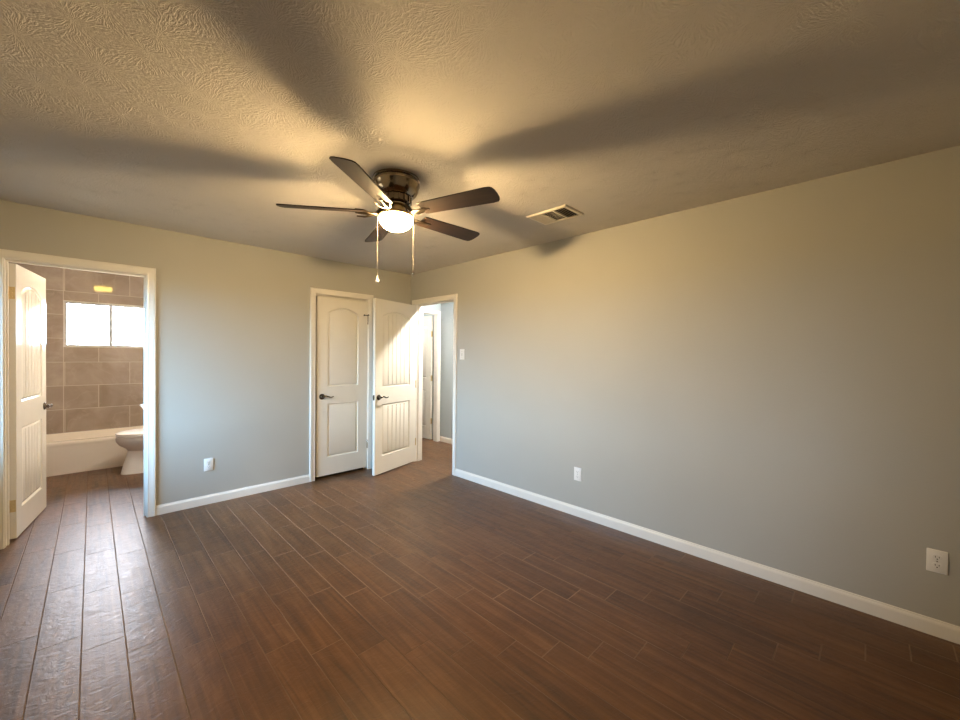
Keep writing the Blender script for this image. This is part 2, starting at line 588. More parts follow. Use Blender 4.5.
struct(link('wall_hall_near', nbox(XR+TW, XH, 1.6, 1.7, 0, H), 'hall'), 'pale wall closing the near end of the hall', 'wall')

def base_run(name, path, normal_sign, label, side):
    """baseboard: path on the floor, board rises up and sticks out to the room"""
    bm = bmesh.new()
    P = [Vector(p) for p in path]
    d = (P[1]-P[0]).normalized()
    n = Vector((-d.y, d.x, 0))*normal_sign
    rings = [[bm.verts.new(p + Vector((0, 0, z)) + n*t) for z, t in BASE] for p in P]
    k = len(BASE)
    for j in range(k):
        bm.faces.new((rings[0][j], rings[0][(j+1) % k], rings[1][(j+1) % k], rings[1][j]))
    bm.faces.new(rings[0])
    bm.faces.new(rings[1])
    struct(link(name, bm, 'trim'), label, 'baseboard')
CW = 0.057
base_run('baseboard_back', [(DO_B[1]+CW+0.006, YB, 0), (DO_C[0]-CW-0.006, YB, 0)], -1, 'white baseboard between the bathroom and closet doorways', 'back')
base_run('baseboard_back_corner', [(DO_C[1]+CW+0.006, YB, 0), (XR-0.013, YB, 0)], -1, 'white baseboard behind the open white door', 'back')
base_run('baseboard_right', [(XR, YR, 0), (XR, DO_H[0]-CW-0.006, 0)], 1, 'long white baseboard along the grey right wall', 'right')
base_run('baseboard_left', [(XL, YR, 0), (XL, YB, 0)], -1, 'white baseboard along the left wall', 'left')
base_run('baseboard_hall', [(XH, 1.7, 0), (XH, YH, 0)], 1, 'white baseboard on the hall wall beyond the doorway', 'hall')

def doorway_x(name, o, y0, y1, label, face=-1, stop=None):
    """casing + jamb of an opening in a wall along x; face -1 puts the casing on the y0 side"""
    x0, x1, _, z1 = o
    yy = y0 if face < 0 else y1
    e = 0.005
    path = [(x1+e, yy, 0), (x1+e, yy, z1+e), (x0-e, yy, z1+e), (x0-e, yy, 0)]
    prof = [(-d, t) for d, t in CASING]
    c = sweep_frame(path, (0, face, 0), prof, name, 'trim')
    # make sure the casing grows outward
    bm = bmesh.new()
    box(bm, x0-JT, x0, y0, y1, 0, z1)
    box(bm, x1, x1+JT, y0, y1, 0, z1)
    box(bm, x0-JT, x1+JT, y0, y1, z1, z1+JT)
    link('jamb', bm, 'trim', c)
    if stop is not None:
        bm = bmesh.new()
        box(bm, x0, x0+0.011, stop, stop+0.030, 0, z1)
        box(bm, x1-0.011, x1, stop, stop+0.030, 0, z1)
        box(bm, x0+0.011, x1-0.011, stop, stop+0.030, z1-0.011, z1)
        link('door_stop', bm, 'trim', c)
    struct(c, label, 'door frame')
    return c

def doorway_y(name, o, x0, x1, label, face=-1, stop=None):
    y0, y1, _, z1 = o
    xx = x0 if face < 0 else x1
    e = 0.005
    path = [(xx, y0-e, 0), (xx, y0-e, z1+e), (xx, y1+e, z1+e), (xx, y1+e, 0)]
    c = sweep_frame(path, (face, 0, 0), [(-d, t) for d, t in CASING], name, 'trim')
    bm = bmesh.new()
    box(bm, x0, x1, y0-JT, y0, 0, z1)
    box(bm, x0, x1, y1, y1+JT, 0, z1)
    box(bm, x0, x1, y0-JT, y1+JT, z1, z1+JT)
    link('jamb', bm, 'trim', c)
    if stop is not None:
        bm = bmesh.new()
        box(bm, stop, stop+0.030, y0, y0+0.011, 0, z1)
        box(bm, stop, stop+0.030, y1-0.011, y1, 0, z1)
        box(bm, stop, stop+0.030, y0+0.011, y1-0.011, z1-0.011, z1)
        link('door_stop', bm, 'trim', c)
    struct(c, label, 'door frame')
    return c

doorway_x('trim_1', DO_B, YB, YB+TW, 'white casing and jamb around the bathroom doorway', -1, YB+TW-0.075)
doorway_x('trim_2', DO_C, YB, YB+TW, 'white casing around the closed closet door', -1, YB+0.045)
doorway_y('trim_3', DO_H, XR, XR+TW, 'white casing and jamb around the doorway to the hall', -1, XR+0.045)
doorway_x('trim_4', DO_E, YH, YH+TE, 'white casing around the doorway at the end of the hall', -1)

# ------------------------------------------------------------------ windows
def window(name, label, axis, c0, c1, a0, a1, z0, z1, meet, inner):
    """slider window: frame, meeting rail, two panes"""
    def B(bm, u0, u1, v0, v1, w0, w1):
        if axis == 'x':
            box(bm, u0, u1, v0, v1, w0, w1)
        else:
            box(bm, v0, v1, u0, u1, w0, w1)
    bm = bmesh.new()
    f = 0.020
    B(bm, a0, a0+f, c0, c1, z0, z1)
    B(bm, a1-f, a1, c0, c1, z0, z1)
    B(bm, a0+f, a1-f, c0, c1, z0, z0+f)
    B(bm, a0+f, a1-f, c0, c1, z1-f, z1)
    fr = link(name, bm, 'winframe')
    struct(fr, label, 'window')
    cm = (c0+c1)/2
    bm = bmesh.new()
    B(bm, meet-0.017, meet+0.017, c0+0.01, c1-0.01, z0+f, z1-f)
    link('meeting_rail', bm, 'alum', fr)
    for p0, p1, dy in ((a0+f, meet-0.017, -0.006), (meet+0.017, a1-f, 0.006)):
        bm = bmesh.new()
        B(bm, p0, p1, cm+dy-0.002, cm+dy+0.002, z0+f, z1-f)
        link('pane', bm, 'glass', fr)
    return fr
window('window_1', 'bright white slider window above the bathtub', 'x', YF+0.03, YF+0.08, *W_BATH, 0.245, -1)
window('window_2', 'bedroom slider window in the left wall', 'y', XL-0.09, XL-0.04, *W_LEFT, 3.55, 1)
bm = bmesh.new()
box(bm, W_BATH[0]-0.012, W_BATH[1]+0.012, YF-0.006, YF+0.03, W_BATH[2]-0.014, W_BATH[2])
box(bm, W_BATH[0]-0.012, W_BATH[0], YF-0.006, YF+0.03, W_BATH[2], W_BATH[3])
box(bm, W_BATH[1], W_BATH[1]+0.012, YF-0.006, YF+0.03, W_BATH[2], W_BATH[3])
box(bm, W_BATH[0]-0.012, W_BATH[1]+0.012, YF-0.006, YF+0.03, W_BATH[3], W_BATH[3]+0.012)
struct(link('trim_5', bm, 'trim'), 'thin white edging around the bathroom window', 'window trim')

# ------------------------------------------------------------------ doors
def panel_loops(bm, a, b, z0, zs, rise, y, sgn, grooves):
    """moulded recess; returns outer loop (x,z). y = face plane, sgn = outward direction of the face"""
    us = set(i/24 for i in range(25))
    inset_f = 0.030
    a2, b2 = a+inset_f, b-inset_f
    disp = {}
    if grooves:
        for k in range(1, grooves+1):
            xg = a2+(b2-a2)*k/(grooves+1)
            for dxx, dep in ((-0.006, 0), (-0.0018, 0.006), (0.0018, 0.006), (0.006, 0)):
                u = (xg+dxx-a2)/(b2-a2)
                us.add(u)
                disp[u] = dep
    us = sorted(us)
    uo = sorted(us)
    prof = [(0.0, 0.0), (0.003, 0.007), (0.008, 0.012), (0.013, 0.013), (0.020, 0.009), (0.027, 0.005), (inset_f, 0.004)]
    loops = []
    for e, dep in prof:
        xa, xb = a+e, b-e
        lo, hi = [], []
        for u in uo:
            xx = xa+(xb-xa)*u
            zt = zs-e*0.9+rise*(1-(2*u-1)**2)
            dd = dep+(disp.get(u, 0) if e == inset_f else 0)
            lo.append(bm.verts.new((xx, y-sgn*dd, z0+e)))
            hi.append(bm.verts.new((xx, y-sgn*dd, zt)))
        loops.append((lo, hi))
    rings = [lo+hi[::-1] for lo, hi in loops]
    for r0, r1 in zip(rings, rings[1:]):
        n = len(r0)
        for i in range(n):
            bm.faces.new((r0[i], r0[(i+1) % n], r1[(i+1) % n], r1[i]))
    lo, hi = loops[-1]
    for i in range(len(lo)-1):
        bm.faces.new((lo[i], lo[i+1], hi[i+1], hi[i]))
    return rings[0]

def leaf(W, Hd, T, stile, groove_up, groove_low):
    """door leaf: hinge edge at x=0, thickness -T..0 in y, faces at y=0 and y=-T"""
    bm = bmesh.new()
    for y, sgn in ((0.0, 1), (-T, -1)):
        r1 = panel_loops(bm, stile, W-stile, 0.995, 1.825, 0.065, y, sgn, groove_up)
        r2 = panel_loops(bm, stile, W-stile, 0.200, 0.800, 0.0, y, sgn, groove_low)
        outer = [bm.verts.new(p) for p in ((0, y, 0), (W, y, 0), (W, y, Hd), (0, y, Hd))]
        allv = outer+r1+r2
        tris = tessellate_polygon([[v.co.xzy for v in outer], [v.co.xzy for v in r1], [v.co.xzy for v in r2]])
        for tr in tris:
            try:
                bm.faces.new([allv[i] for i in tr])
            except ValueError:
                pass
        if sgn > 0:
            o1 = outer
        else:
            o2 = outer
    for i in range(4):
        j = (i+1) % 4
        bm.faces.new((o1[i], o1[j], o2[j], o2[i]))
    return bm

def lever(parent, x, z, y, sgn, direction):
    """lever handle on a face: rosette with a curved lever"""
    rot = Matrix.Translation((x, y, z)) @ Matrix.Rotation(-sgn*PI/2, 4, 'X')
    bm = lathe([(0.0, 0), (0.032, 0), (0.033, 0.004), (0.029, 0.010), (0.014, 0.013), (0.011, 0.018), (0.011, 0.040), (0.0, 0.044)], 28, mtx=rot)
    h = link('handle', bm, 'darknickel', parent, 50)
    pts, rd = [], []
    for i in range(13):
        u = i/12
        pts.append((x+direction*(-0.004+0.118*u), y+sgn*(0.045+0.006*math.sin(u*PI)), z+0.010*math.sin(u*2*PI)*(1-0.3*u)))
        rd.append(0.0095*(1-u)+0.0055*u)
    lv = link('lever', tube(pts, rd, 10), 'darknickel', h, 60)
    return h

def hinge(parent, x, y, z):
    bm = bmesh.new()
    lathe([(0.0, -0.052), (0.004, -0.050), (0.0065, -0.046), (0.0065, 0.046), (0.004, 0.050), (0.0, 0.052)], 12, bm, Matrix.Translation((x, y, z)))
    box(bm, x-0.002, x+0.034, y-0.0125, y-0.0105, z-0.044, z+0.044)
    return link('hinge', bm, 'nickel', parent, 40)

def edge_hinge(parent, x, y0, y1, z):
    bm = bmesh.new()
    box(bm, x-0.0025, x, y0, y1, z-0.044, z+0.044)
    for zz in (-0.028, 0.0, 0.028):
        lathe([(0.0, 0.0), (0.004, 0.0), (0.003, 0.0015), (0.0, 0.0015)], 8, bm, Matrix.Translation((x-0.0025, (y0+y1)/2, z+zz)) @ Matrix.Rotation(-PI/2, 4, 'Y'))
    lathe([(0.0, -0.05), (0.0065, -0.046), (0.0065, 0.046), (0.0, 0.05)], 12, bm, Matrix.Translation((x-0.006, y1+0.004, z)))
    return link('hinge', bm, 'brass', parent, 40)

# closet door (closed): hinge at the right jamb, handle at the left
Wc = 0.608
dc = link('door_1', leaf(Wc, 1.995, 0.035, 0.118, 0, 0), 'door', None, 35)
dc.location = (DO_C[1]-0.003, YB+0.004, 0.030)
dc.rotation_euler = (0, 0, PI)
struct(dc, 'closed cream-white two-panel arched closet door', 'door')
lever(dc, Wc-0.055, 0.885, 0.0, 1, -1)
for z in (0.28, 1.77):
    hinge(dc, 0.002, 0.010, z)
hb = bmesh.new()
tube([(0.0, 0.012, 1.826), (0.020, 0.026, 1.826), (0.055, 0.030, 1.826)], 0.005, 8, hb)
lathe([(0.0, 0), (0.009, 0), (0.009, 0.012), (0.0, 0.014)], 10, hb, Matrix.Translation((0.055, 0.030, 1.826)) @ Matrix.Rotation(PI/2, 4, 'X'))
lathe([(0.0, 0), (0.011, 0), (0.011, 0.012), (0.0, 0.014)], 10, hb, Matrix.Translation((-0.002, 0.014, 1.826)))
link('hinge_pin_stop', hb, 'slot', dc, 40)

# entry door: hinge on the far jamb of the hall doorway, open into the room
We = 0.742
a_free = Vector((2.318, 3.975))
a_hinge = Vector((XR+0.004, DO_H[1]-0.004))
ang = math.atan2(a_free.y-a_hinge.y, a_free.x-a_hinge.x)
de = link('door_2', leaf(We, 2.015, 0.035, 0.120, 5, 5), 'door', None, 35)
de.location = (a_hinge.x, a_hinge.y, 0.012)
de.rotation_euler = (0, 0, ang)
struct(de, 'white plank-panelled door standing open in front of the corner', 'door')
lever(de, We-0.060, 0.885, 0.0, 1, -1)
lever(de, We-0.060, 0.885, -0.035, -1, -1)
bm = nbox(We-0.001, We+0.0015, -0.029, -0.006, 0.855, 0.915)
lathe([(0.0, 0), (0.007, 0), (0.006, 0.010), (0.0, 0.011)], 10, bm, Matrix.Translation((We+0.001, -0.0175, 0.885)) @ Matrix.Rotation(PI/2, 4, 'Y'))
link('latch_plate', bm, 'darknickel', de, 40)
for z in (0.25, 1.0, 1.80):
    edge_hinge(de, 0.0, -0.032, -0.003, z)

# bathroom door: hinge on the left jamb, swung into the bathroom
Wb = 0.735
db = link('door_3', leaf(Wb, 2.015, 0.035, 0.118, 5, 5), 'door', None, 35)
hb0 = Vector((DO_B[0]+0.040, YB+TW+0.012))
fb0 = Vector((-0.246, 5.14))
angb = math.atan2(fb0.y-hb0.y, fb0.x-hb0.x)
# visible face (towards +x) is y=-T side of the leaf
db.location = (hb0.x-0.035*math.sin(angb), hb0.y+0.035*math.cos(angb), 0.012)
db.rotation_euler = (0, 0, angb)
struct(db, 'white arched panel door standing open inside the bathroom', 'door')
lever(db, Wb-0.060, 0.900, -0.035, -1, -1)
lever(db, Wb-0.060, 0.900, 0.0, 1, -1)
for z in (0.24, 1.80):
    edge_hinge(db, 0.0, -0.032, -0.003, z)

# far hall door, open away from the hall
dh = link('door_4', leaf(0.76, 2.015, 0.035, 0.118, 0, 0), 'door', None, 35)
dh.location = (3.970, YH+TE+0.058, 0.012)
dh.rotation_euler = (0, 0, PI/2+0.01)
struct(dh, 'white door standing open at the end of the hall', 'door')
lever(dh, 0.70, 0.885, 0.0, 1, -1)
for z in (0.30, 1.0, 1.72):
    edge_hinge(dh, 0.0, -0.032, -0.003, z)

# ------------------------------------------------------------------ ceiling fan
FC = Vector((1.314, 2.026, H))
fan = empty('ceiling_fan', FC)
tag(fan, 'five-blade hugger ceiling fan with dark wood blades and a lit glass bowl', 'ceiling fan')
link('motor_housing', lathe([(0.0, 0), (0.128, 0), (0.137, -0.003), (0.138, -0.013), (0.136, -0.015), (0.127, -0.017), (0.127, -0.027), (0.135, -0.029), (0.138, -0.032), (0.138, -0.041), (0.134, -0.046), (0.130, -0.072), (0.120, -0.092), (0.104, -0.108), (0.098, -0.112), (0.0, -0.112)], 56), 'bronze', fan, 40)
bm = lathe([(0.0, -0.112), (0.088, -0.112), (0.088, -0.150), (0.076, -0.156), (0.0, -0.156)], 48)
for i in range(16):
    a = 2*PI*i/16
    q = bmesh.ops.create_cube(bm, size=1.0, matrix=Matrix.Rotation(a, 4, 'Z') @ Matrix.Translation((0.090, 0, -0.131)) @ Matrix.Diagonal((0.006, 0.010, 0.030, 1)))
link('motor_vent', bm, 'darknickel', fan, 40)
link('flywheel', lathe([(0.0, -0.156), (0.068, -0.156), (0.072, -0.160), (0.072, -0.166), (0.064, -0.170), (0.0, -0.170)], 40), 'bronze', fan, 40)
link('switch_housing', lathe([(0.0, -0.170), (0.052, -0.170), (0.056, -0.176), (0.054, -0.196), (0.047, -0.200), (0.044, -0.203), (0.0, -0.203)], 40), 'brass', fan, 40)
link('light_fitter', lathe([(0.0, -0.2020), (0.046, -0.2020), (0.070, -0.2080), (0.094, -0.2140), (0.102, -0.2200), (0.103, -0.2290), (0.099, -0.2320), (0.0, -0.2280)], 48), 'brass', fan, 40)
prof = [(0.099, -0.2325)]
for i in range(1, 15):
    a = i/14*PI/2
    prof.append((0.101*math.cos(a) if i < 14 else 0.0, -0.2360-0.078*math.sin(a)))
gb = link('glass_bowl', lathe(prof, 40, cap=False), 'fanglow', fan, 60)
link('bulb', lathe([(0.0, -0.2320), (0.013, -0.2320), (0.014, -0.2460), (0.028, -0.2540), (0.039, -0.2670), (0.037, -0.2830), (0.022, -0.2980), (0.0, -0.3030)], 20), 'fanbulb', gb, 60)
PITCHB = math.radians(13)
def blade_mesh():
    bm = bmesh.new()
    outl = []
    r0, r1, w0, w1 = 0.172, 0.664, 0.054, 0.066
    n = 10
    # leading side root -> tip
    outl.append((r0+0.012, w0-0.004))
    for i in range(n+1):
        u = i/n
        outl.append((r0+0.03+(r1-0.05-r0-0.03)*u, w0+(w1-w0)*u))
    for i in range(1, 8):       # tip arc, softly rounded
        a = i/8*PI
        outl.append((r1-0.042+0.042*math.sin(a)**0.6, w1*math.copysign(abs(math.cos(a))**0.75, math.cos(a))))
    for i in range(n, -1, -1):
        u = i/n
        outl.append((r0+0.03+(r1-0.05-r0-0.03)*u, -(w0+(w1-w0)*u)))
    outl.append((r0+0.012, -w0+0.004))
    top = [bm.verts.new((x, y, 0.003)) for x, y in outl]
    bot = [bm.verts.new((x, y, -0.003)) for x, y in outl]
    bm.faces.new(top)
    bm.faces.new(bot[::-1])
    k = len(outl)
    for i in range(k):
        bm.faces.new((top[i], top[(i+1) % k], bot[(i+1) % k], bot[i]))
    return bm
def arm_mesh():
    bm = bmesh.new()
    tube([(0.066, 0.0, -0.170), (0.090, 0.0, -0.186), (0.115, 0.0, -0.214), (0.150, 0.0, -0.222), (0.185, 0.0, -0.219)], [0.012, 0.011, 0.010, 0.009, 0.007], 10, bm)
    for s in (-1, 1):
        tube([(0.120, 0.004*s, -0.216), (0.150, 0.022*s, -0.222), (0.185, 0.034*s, -0.219+0.0078*s), (0.232, 0.036*s, -0.2165+0.0083*s)], [0.007, 0.007, 0.006, 0.004], 8, bm)
        lathe([(0.0, -0.004), (0.0065, -0.003), (0.0065, 0.0), (0.0, 0.0)], 10, bm, Matrix.Translation((0.215, 0.035*s, -0.2155+0.0083*s)))
    tube([(0.180, 0.0, -0.219), (0.236, 0.0, -0.2165)], [0.008, 0.004], 8, bm)
    lathe([(0.0, -0.004), (0.0065, -0.003), (0.0065, 0.0), (0.0, 0.0)], 10, bm, Matrix.Translation((0.228, 0.0, -0.2165)))
    return bm
bl0 = ar0 = None
PH = math.radians(216.0)
for k in range(5):
    a = PH-k*2*PI/5
    if bl0 is None:
        bl = link('blade', blade_mesh(), 'blade', fan, 40)
        ar = link('blade_arm', arm_mesh(), 'darkbronze', fan, 50)
        bl0, ar0 = bl, ar
    else:
        bl, ar = bl0.copy(), ar0.copy()
        for o in (bl, ar):
            C.objects.link(o)
            o.parent = fan
    # leading edge (clockwise seen from above = -y side of the blade) stands higher
    bl.matrix_local = Matrix.Rotation(a, 4, 'Z') @ Matrix.Translation((0, 0, -0.2055)) @ Matrix.Rotation(-PITCHB, 4, 'X')
    ar.matrix_local = Matrix.Rotation(a, 4, 'Z')
rgt = Vector((math.cos(YAW), -math.sin(YAW), 0))
def chain(px, py, z0, z1, knobmat):
    bm = bmesh.new()
    n = int((z0-z1)/0.0048)
    tube([(px, py, z0), (px, py, z1)], 0.0009, 6, bm)
    for i in range(n):
        bmesh.ops.create_icosphere(bm, subdivisions=1, radius=0.0015, matrix=Matrix.Translation((px, py, z0-(i+0.5)*(z0-z1)/n)))
    ch = link('pull_chain', bm, 'chain', fan, 60)
    if knobmat == 'plate':
        pr = [(0.0, 0.0), (0.0035, -0.002), (0.005, -0.010), (0.0105, -0.030), (0.0115, -0.036), (0.0, -0.038)]
    else:
        pr = [(0.0, 0.0), (0.004, -0.003), (0.004, -0.008), (0.0075, -0.016), (0.0075, -0.026), (0.004, -0.034), (0.0, -0.036)]
    kb = link('pull_knob', lathe(pr, 16, mtx=Matrix.Translation((px, py, z1))), knobmat, ch, 50)
    return ch
c1 = rgt*-0.1115
c2 = rgt*0.108 + Vector((-0.02, -0.02, 0))
chain(c1.x, c1.y, -0.222, -0.580, 'plate')
chain(c2.x, c2.y, -0.222, -0.548, 'nickel')

# ------------------------------------------------------------------ ceiling vent
vx0, vx1, vy0, vy1 = 2.345, 2.592, 1.513, 1.856
vent = empty('air_vent', ((vx0+vx1)/2, (vy0+vy1)/2, H))
tag(vent, 'cream rectangular air vent with three louvre sections on the ceiling', 'air vent')
hx, hy = (vx1-vx0)/2, (vy1-vy0)/2
f = 0.026
bm = bmesh.new()
outer = [(-hx, -hy), (hx, -hy), (hx, hy), (-hx, hy)]
def frame_ring(bm, pts):
    rings = []
    for ins, z in pts:
        rings.append([bm.verts.new((x-math.copysign(ins, x), y-math.copysign(ins, y), z)) for x, y in outer])
    for a, b in zip(rings, rings[1:]):
        for i in range(4):
            bm.faces.new((a[i], a[(i+1) % 4], b[(i+1) % 4], b[i]))
frame_ring(bm, [(0, 0), (0, -0.003), (0.006, -0.010), (0.022, -0.011), (f, -0.007), (f, 0)])
ysec = (hy-f)/3*1.0
for yb in (-0.052, 0.052):
    box(bm, -hx+f, hx-f, yb-0.004, yb+0.004, -0.011, -0.001)
link('vent_frame', bm, 'ventpaint', vent)
link('duct_shade_sheet', nbox(-hx+f, hx-f, -hy+f, hy-f, -0.0012, -0.0004), 'ventshade', vent)  # flat sheet; the shade inside the duct is put into its dark colour
def slat(L, along, pos, tilt, fixed):
    bm = bmesh.new()
    box(bm, -L/2, L/2, -0.0065, 0.0065, -0.0006, 0.0006)
    m = Matrix.Rotation(tilt, 4, 'X')
    if along == 'y':
        m = Matrix.Rotation(PI/2, 4, 'Z') @ m
        m = Matrix.Translation((pos, fixed, -0.0075)) @ m
    else:
        m = Matrix.Translation((fixed, pos, -0.0075)) @ m
    bmesh.ops.transform(bm, matrix=m, verts=bm.verts)
    return link('louvre', bm, 'ventpaint', vent)
for i in range(5):
    slat(2*(hx-f), 'x', 0.066+i*0.0185, math.radians(-30), 0.0)
    slat(2*(hx-f), 'x', -0.066-i*0.0185, math.radians(42), 0.0)
for i in range(8):
    slat(0.096, 'y', -hx+f+0.014+i*0.0240, math.radians(-22), 0.0)

# ------------------------------------------------------------------ outlets and switch (built facing -y, wall at y=0)
def outlet(loc, rz, label):
    t = empty('wall_outlet', loc, rz)
    tag(t, label, 'outlet', 'duplex outlets on the bedroom walls')
    link('cover_plate', nbox(-0.036, 0.036, -0.007, 0.0, -0.0575, 0.0575, bev=0.0035), 'plate', t, 40)
    for s in (-1, 1):
        bm = bmesh.new()
        sec = []
        for y in (-0.0065, -0.0098):
            ring = []
            for i in range(28):
                a = 2*PI*i/28
                ring.append((0.0172*math.cos(a), y, s*0.0205+max(-0.0135, min(0.0135, 0.0172*math.sin(a)))))
            sec.append(ring)
        rc = link('receptacle', loft(sec, bm), 'plate', t)
        for x, w, h in ((-0.0064, 0.0022, 0.0085), (0.0064, 0.0022, 0.0068)):
            link('slot', nbox(x-w/2, x+w/2, -0.0101, -0.0090, s*0.0205-h/2+0.003, s*0.0205+h/2+0.003), 'slot', rc)
        link('slot', lathe([(0.0, 0), (0.0026, 0), (0.0026, 0.001), (0.0, 0.001)], 10, mtx=Matrix.Translation((0, -0.0092, s*0.0205-0.0075)) @ Matrix.Rotation(PI/2, 4, 'X')), 'slot', rc)
    link('screw', lathe([(0.0, 0), (0.0035, 0), (0.003, 0.0012), (0.0, 0.0014)], 12, mtx=Matrix.Translation((0, -0.0068, 0)) @ Matrix.Rotation(PI/2, 4, 'X')), 'nickel', t)
    return t
outlet((0.801, YB, 0.362), 0, 'white duplex outlet between the bathroom doorway and the closet door')
outlet((XR, 1.791, 0.366), -PI/2, 'white duplex outlet midway along the long plain grey wall')
outlet((XR, -0.251, 0.376), -PI/2, 'white duplex outlet low at the near end of the long grey wall')

sw = empty('light_switch', (XR, 3.289, 1.400), -PI/2)
tag(sw, 'small white toggle light switch beside the hall doorway', 'light switch')
link('cover_plate', nbox(-0.038, 0.038, -0.007, 0.0, -0.060, 0.060, bev=0.0035), 'plate', sw, 40)
bm = nbox(-0.0055, 0.0055, -0.008, -0.006, -0.0125, 0.0125)
tg = link('toggle_slot', bm, 'alum', sw)
bm = nbox(-0.0042, 0.0042, -0.019, -0.006, -0.004, 0.006, bev=0.0012)
bmesh.ops.rotate(bm, verts=bm.verts, cent=(0, -0.006, 0), matrix=Matrix.Rotation(math.radians(-22), 3, 'X'))
link('toggle', bm, 'plate', sw)
for s in (-1, 1):
    link('screw', lathe([(0.0, 0), (0.0035, 0), (0.003, 0.0012), (0.0, 0.0014)], 12, mtx=Matrix.Translation((0, -0.0068, s*0.030)) @ Matrix.Rotation(PI/2, 4, 'X')), 'nickel', sw)

# ------------------------------------------------------------------ bathtub
ty0, ty1, tz = 6.435, YF-0.002, 0.372
tx0, tx1 = BX0+0.004, BX1-0.004
tub = empty('bathtub', ((tx0+tx1)/2, ty0, 0))
tag(tub, 'almond-white alcove bathtub under the tiled bathroom window', 'bathtub')
ox = (tx0+tx1)/2
def rrect(x0, x1, y0, y1, z, r, n=8):
    pts = []
    for cx, cy, a0 in ((x1-r, y1-r, 0), (x0+r, y1-r, PI/2), (x0+r, y0+r, PI), (x1-r, y0+r, 1.5*PI)):
        for i in range(n+1):
            a = a0+PI/2*i/n
            pts.append((cx+r*math.cos(a)-ox, cy+r*math.sin(a)-ty0, z))
    return pts
bm = loft([rrect(tx0, tx1, ty0+0.012, ty1, 0.0, 0.006), rrect(tx0, tx1, ty0+0.010, ty1, 0.30, 0.006), rrect(tx0, tx1, ty0+0.004, ty1, 0.325, 0.008),
           rrect(tx0, tx1, ty0, ty1, 0.340, 0.010), rrect(tx0, tx1, ty0, ty1, tz-0.012, 0.010), rrect(tx0+0.003, tx1-0.003, ty0+0.006, ty1, tz-0.002, 0.012), rrect(tx0+0.01, tx1-0.01, ty0+0.016, ty1-0.006, tz, 0.015),
           rrect(tx0+0.075, tx1-0.075, ty0+0.075, ty1-0.055, tz, 0.12), rrect(tx0+0.090, tx1-0.090, ty0+0.090, ty1-0.068, tz-0.015, 0.12),
           rrect(tx0+0.13, tx1-0.13, ty0+0.12, ty1-0.10, 0.16, 0.13), rrect(tx0+0.17, tx1-0.17, ty0+0.16, ty1-0.14, 0.09, 0.14)])
link('tub_shell', bm, 'tub', tub, 40)

# ------------------------------------------------------------------ toilet (faces -x, tank on the right wall)
tyc = 6.03
toi = empty('toilet', (0.60, tyc, 0))
tag(toi, 'white porcelain toilet with its lid closed beside the bathtub', 'toilet')
def egg(xf, xb, hw, z, n=36, p=2.3):
    pts = []
    cx = xb-(xb-xf)*0.42
    for i in range(n):
        a = 2*PI*i/n
        c, s = math.cos(a), math.sin(a)
        if c < 0:
            x = cx+(cx-xf)*-(abs(c)**(2/2.0))
        else:
            x = cx+(xb-cx)*abs(c)**(2/3.2)
        pts.append((x-0.60, hw*math.copysign(abs(s)**(2/p), s), z))
    return pts
bm = loft([egg(0.284, 0.86, 0.118, 0.0), egg(0.288, 0.86, 0.114, 0.02), egg(0.305, 0.86, 0.098, 0.10), egg(0.330, 0.86, 0.092, 0.19), egg(0.345, 0.86, 0.100, 0.255), egg(0.325, 0.87, 0.128, 0.290),
           egg(0.275, 0.88, 0.160, 0.325), egg(0.247, 0.89, 0.178, 0.368), egg(0.240, 0.89, 0.184, 0.400), egg(0.246, 0.89, 0.182, 0.422), egg(0.258, 0.88, 0.174, 0.428)])
link('bowl', bm, 'porcelain', toi, 32)
bm = loft([egg(0.246, 0.73, 0.182, 0.429), egg(0.240, 0.735, 0.187, 0.434), egg(0.240, 0.735, 0.187, 0.443), egg(0.246, 0.73, 0.183, 0.447)])
link('seat', bm, 'porcelain', toi, 32)
bm = loft([egg(0.246, 0.73, 0.183, 0.4485), egg(0.240, 0.735, 0.187, 0.452), egg(0.241, 0.735, 0.186, 0.464), egg(0.256, 0.725, 0.176, 0.474), egg(0.30, 0.70, 0.14, 0.482), egg(0.36, 0.66, 0.08, 0.487)])
link('lid', bm, 'porcelain', toi, 32)
link('tank', nbox(0.735-0.60, 0.945-0.60, -0.215, 0.215, 0.40, 0.74, bev=0.025, seg=3), 'porcelain', toi, 50)
link('tank_lid', nbox(0.722-0.60, 0.947-0.60, -0.225, 0.225, 0.742, 0.775, bev=0.010, seg=3), 'porcelain', toi, 50)
fl = link('flush_lever', tube([(0.735-0.60, -0.16, 0.68), (0.715-0.60, -0.16, 0.68), (0.708-0.60, -0.14, 0.678), (0.708-0.60, -0.08, 0.670)], 0.006, 8), 'nickel', toi, 60)

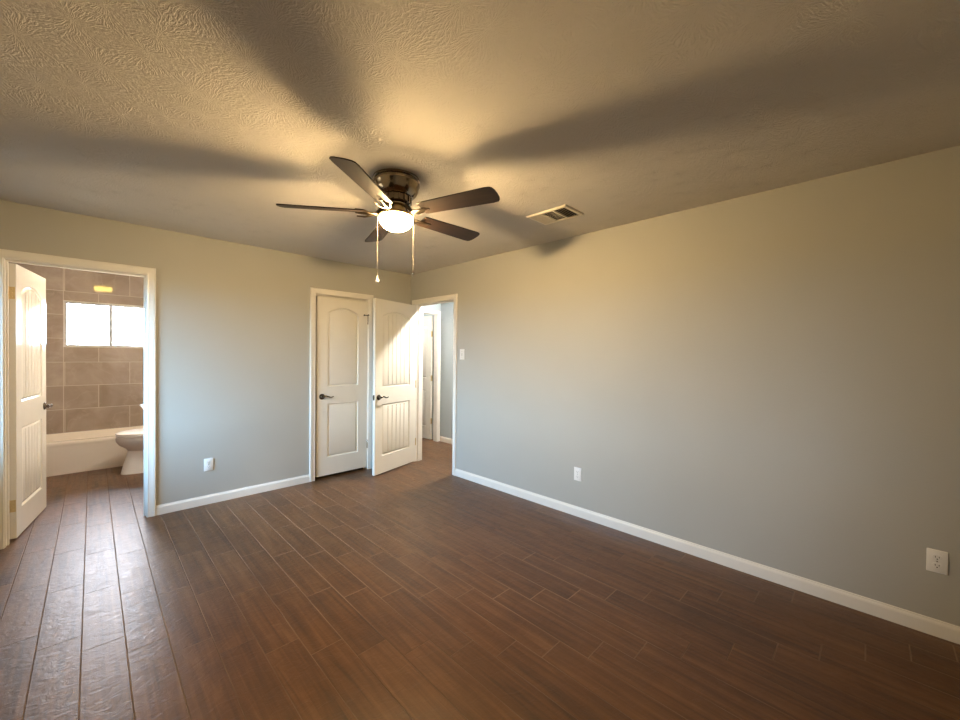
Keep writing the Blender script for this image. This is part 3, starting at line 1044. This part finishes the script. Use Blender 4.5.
# ------------------------------------------------------------------ pedestal sink (its far front corner peeks past the jamb)
snk = empty('pedestal_sink', (0.70, 5.16, 0))
tag(snk, 'white pedestal sink corner just visible behind the bathroom door casing', 'sink')
def rr(x0, x1, y0, y1, z, r, n=6):
    pts = []
    for cx, cy, a0 in ((x1-r, y1-r, 0), (x0+r, y1-r, PI/2), (x0+r, y0+r, PI), (x1-r, y0+r, 1.5*PI)):
        for i in range(n+1):
            a = a0+PI/2*i/n
            pts.append((cx+r*math.cos(a)-0.70, cy+r*math.sin(a)-5.16, z))
    return pts
bm = loft([rr(0.62, 0.945, 5.04, 5.28, 0.66, 0.05), rr(0.47, 0.945, 4.95, 5.37, 0.77, 0.05), rr(0.405, 0.945, 4.91, 5.405, 0.825, 0.03), rr(0.398, 0.945, 4.905, 5.41, 0.835, 0.03), rr(0.402, 0.945, 4.91, 5.405, 0.846, 0.03),
           rr(0.44, 0.86, 4.95, 5.37, 0.846, 0.07), rr(0.47, 0.84, 4.98, 5.34, 0.79, 0.08), rr(0.52, 0.80, 5.03, 5.29, 0.72, 0.10)])
link('basin', bm, 'porcelain', snk, 50)
bm = loft([rr(0.60, 0.88, 5.04, 5.28, 0.0, 0.06), rr(0.62, 0.86, 5.06, 5.26, 0.06, 0.06), rr(0.66, 0.86, 5.09, 5.23, 0.35, 0.05), rr(0.64, 0.90, 5.05, 5.27, 0.66, 0.05)])
link('pedestal', bm, 'porcelain', snk, 50)
bm = tube([(0.20, 0, 0.846), (0.20, 0, 0.95), (0.17, 0, 0.985), (0.11, 0, 0.985), (0.08, 0, 0.955)], 0.011, 10)
link('faucet', bm, 'nickel', snk, 60)

# ------------------------------------------------------------------ lamps in the next rooms
bl = empty('bathroom_ceiling_light', (0.205, 5.70, H))
tag(bl, 'square warm-lit light box on the bathroom ceiling, mirrored in the tile', 'ceiling light')
bm = nbox(-0.125, 0.125, -0.085, 0.085, -0.022, 0, bev=0.004)
link('housing', bm, 'plate', bl)
link('lens', nbox(-0.105, 0.105, -0.065, 0.065, -0.085, -0.022, bev=0.012, seg=3), 'bathglow', bl)

vl = empty('vanity_light', (BX1, 5.16, 1.98), 0)
tag(vl, 'three-shade warm wall lamp above the pedestal sink', 'wall lamp')
link('back_plate', nbox(-0.022, 0.0, -0.30, 0.30, -0.045, 0.045, bev=0.006), 'nickel', vl, 40)
for k in (-1, 0, 1):
    ar = link('lamp_arm', tube([(-0.02, 0.2*k, 0), (-0.07, 0.2*k, 0.0), (-0.095, 0.2*k, -0.015), (-0.10, 0.2*k, -0.04)], 0.008, 10), 'nickel', vl, 60)
    link('lamp_shade', lathe([(0.0, 0.0), (0.022, -0.002), (0.034, -0.02), (0.046, -0.07), (0.056, -0.115), (0.0, -0.117)], 28, mtx=Matrix.Translation((-0.10, 0.2*k, -0.038))), 'vanityglow', vl, 40)

M['farfill'] = glow('added_far_room_fill', (1.0, 0.95, 0.86), HALL_GLOW*0.25)  # for an unseen lamp added to brighten the door at the hall end
def dome_light(loc, label, mat):
    hl = empty('dome_ceiling_light', loc)
    tag(hl, label, 'ceiling light')
    link('canopy', lathe([(0.0, 0), (0.085, 0), (0.088, -0.008), (0.080, -0.018), (0.0, -0.018)], 36), 'nickel', hl, 40)
    prof = [(0.0, -0.019), (0.070, -0.019)]
    for i in range(1, 11):
        a = i/10*PI/2
        prof.append((0.071*math.cos(a) if i < 10 else 0.0, -0.021-0.050*math.sin(a)))
    link('glass_dome', lathe(prof, 32), mat, hl, 60)
dome_light((3.555, 3.530, H), 'small round lit dome light on the hall ceiling', 'hallglow')
dome_light((3.50, 5.75, H), 'added unseen dome light in the room beyond the hall, brightening its open door', 'farfill')
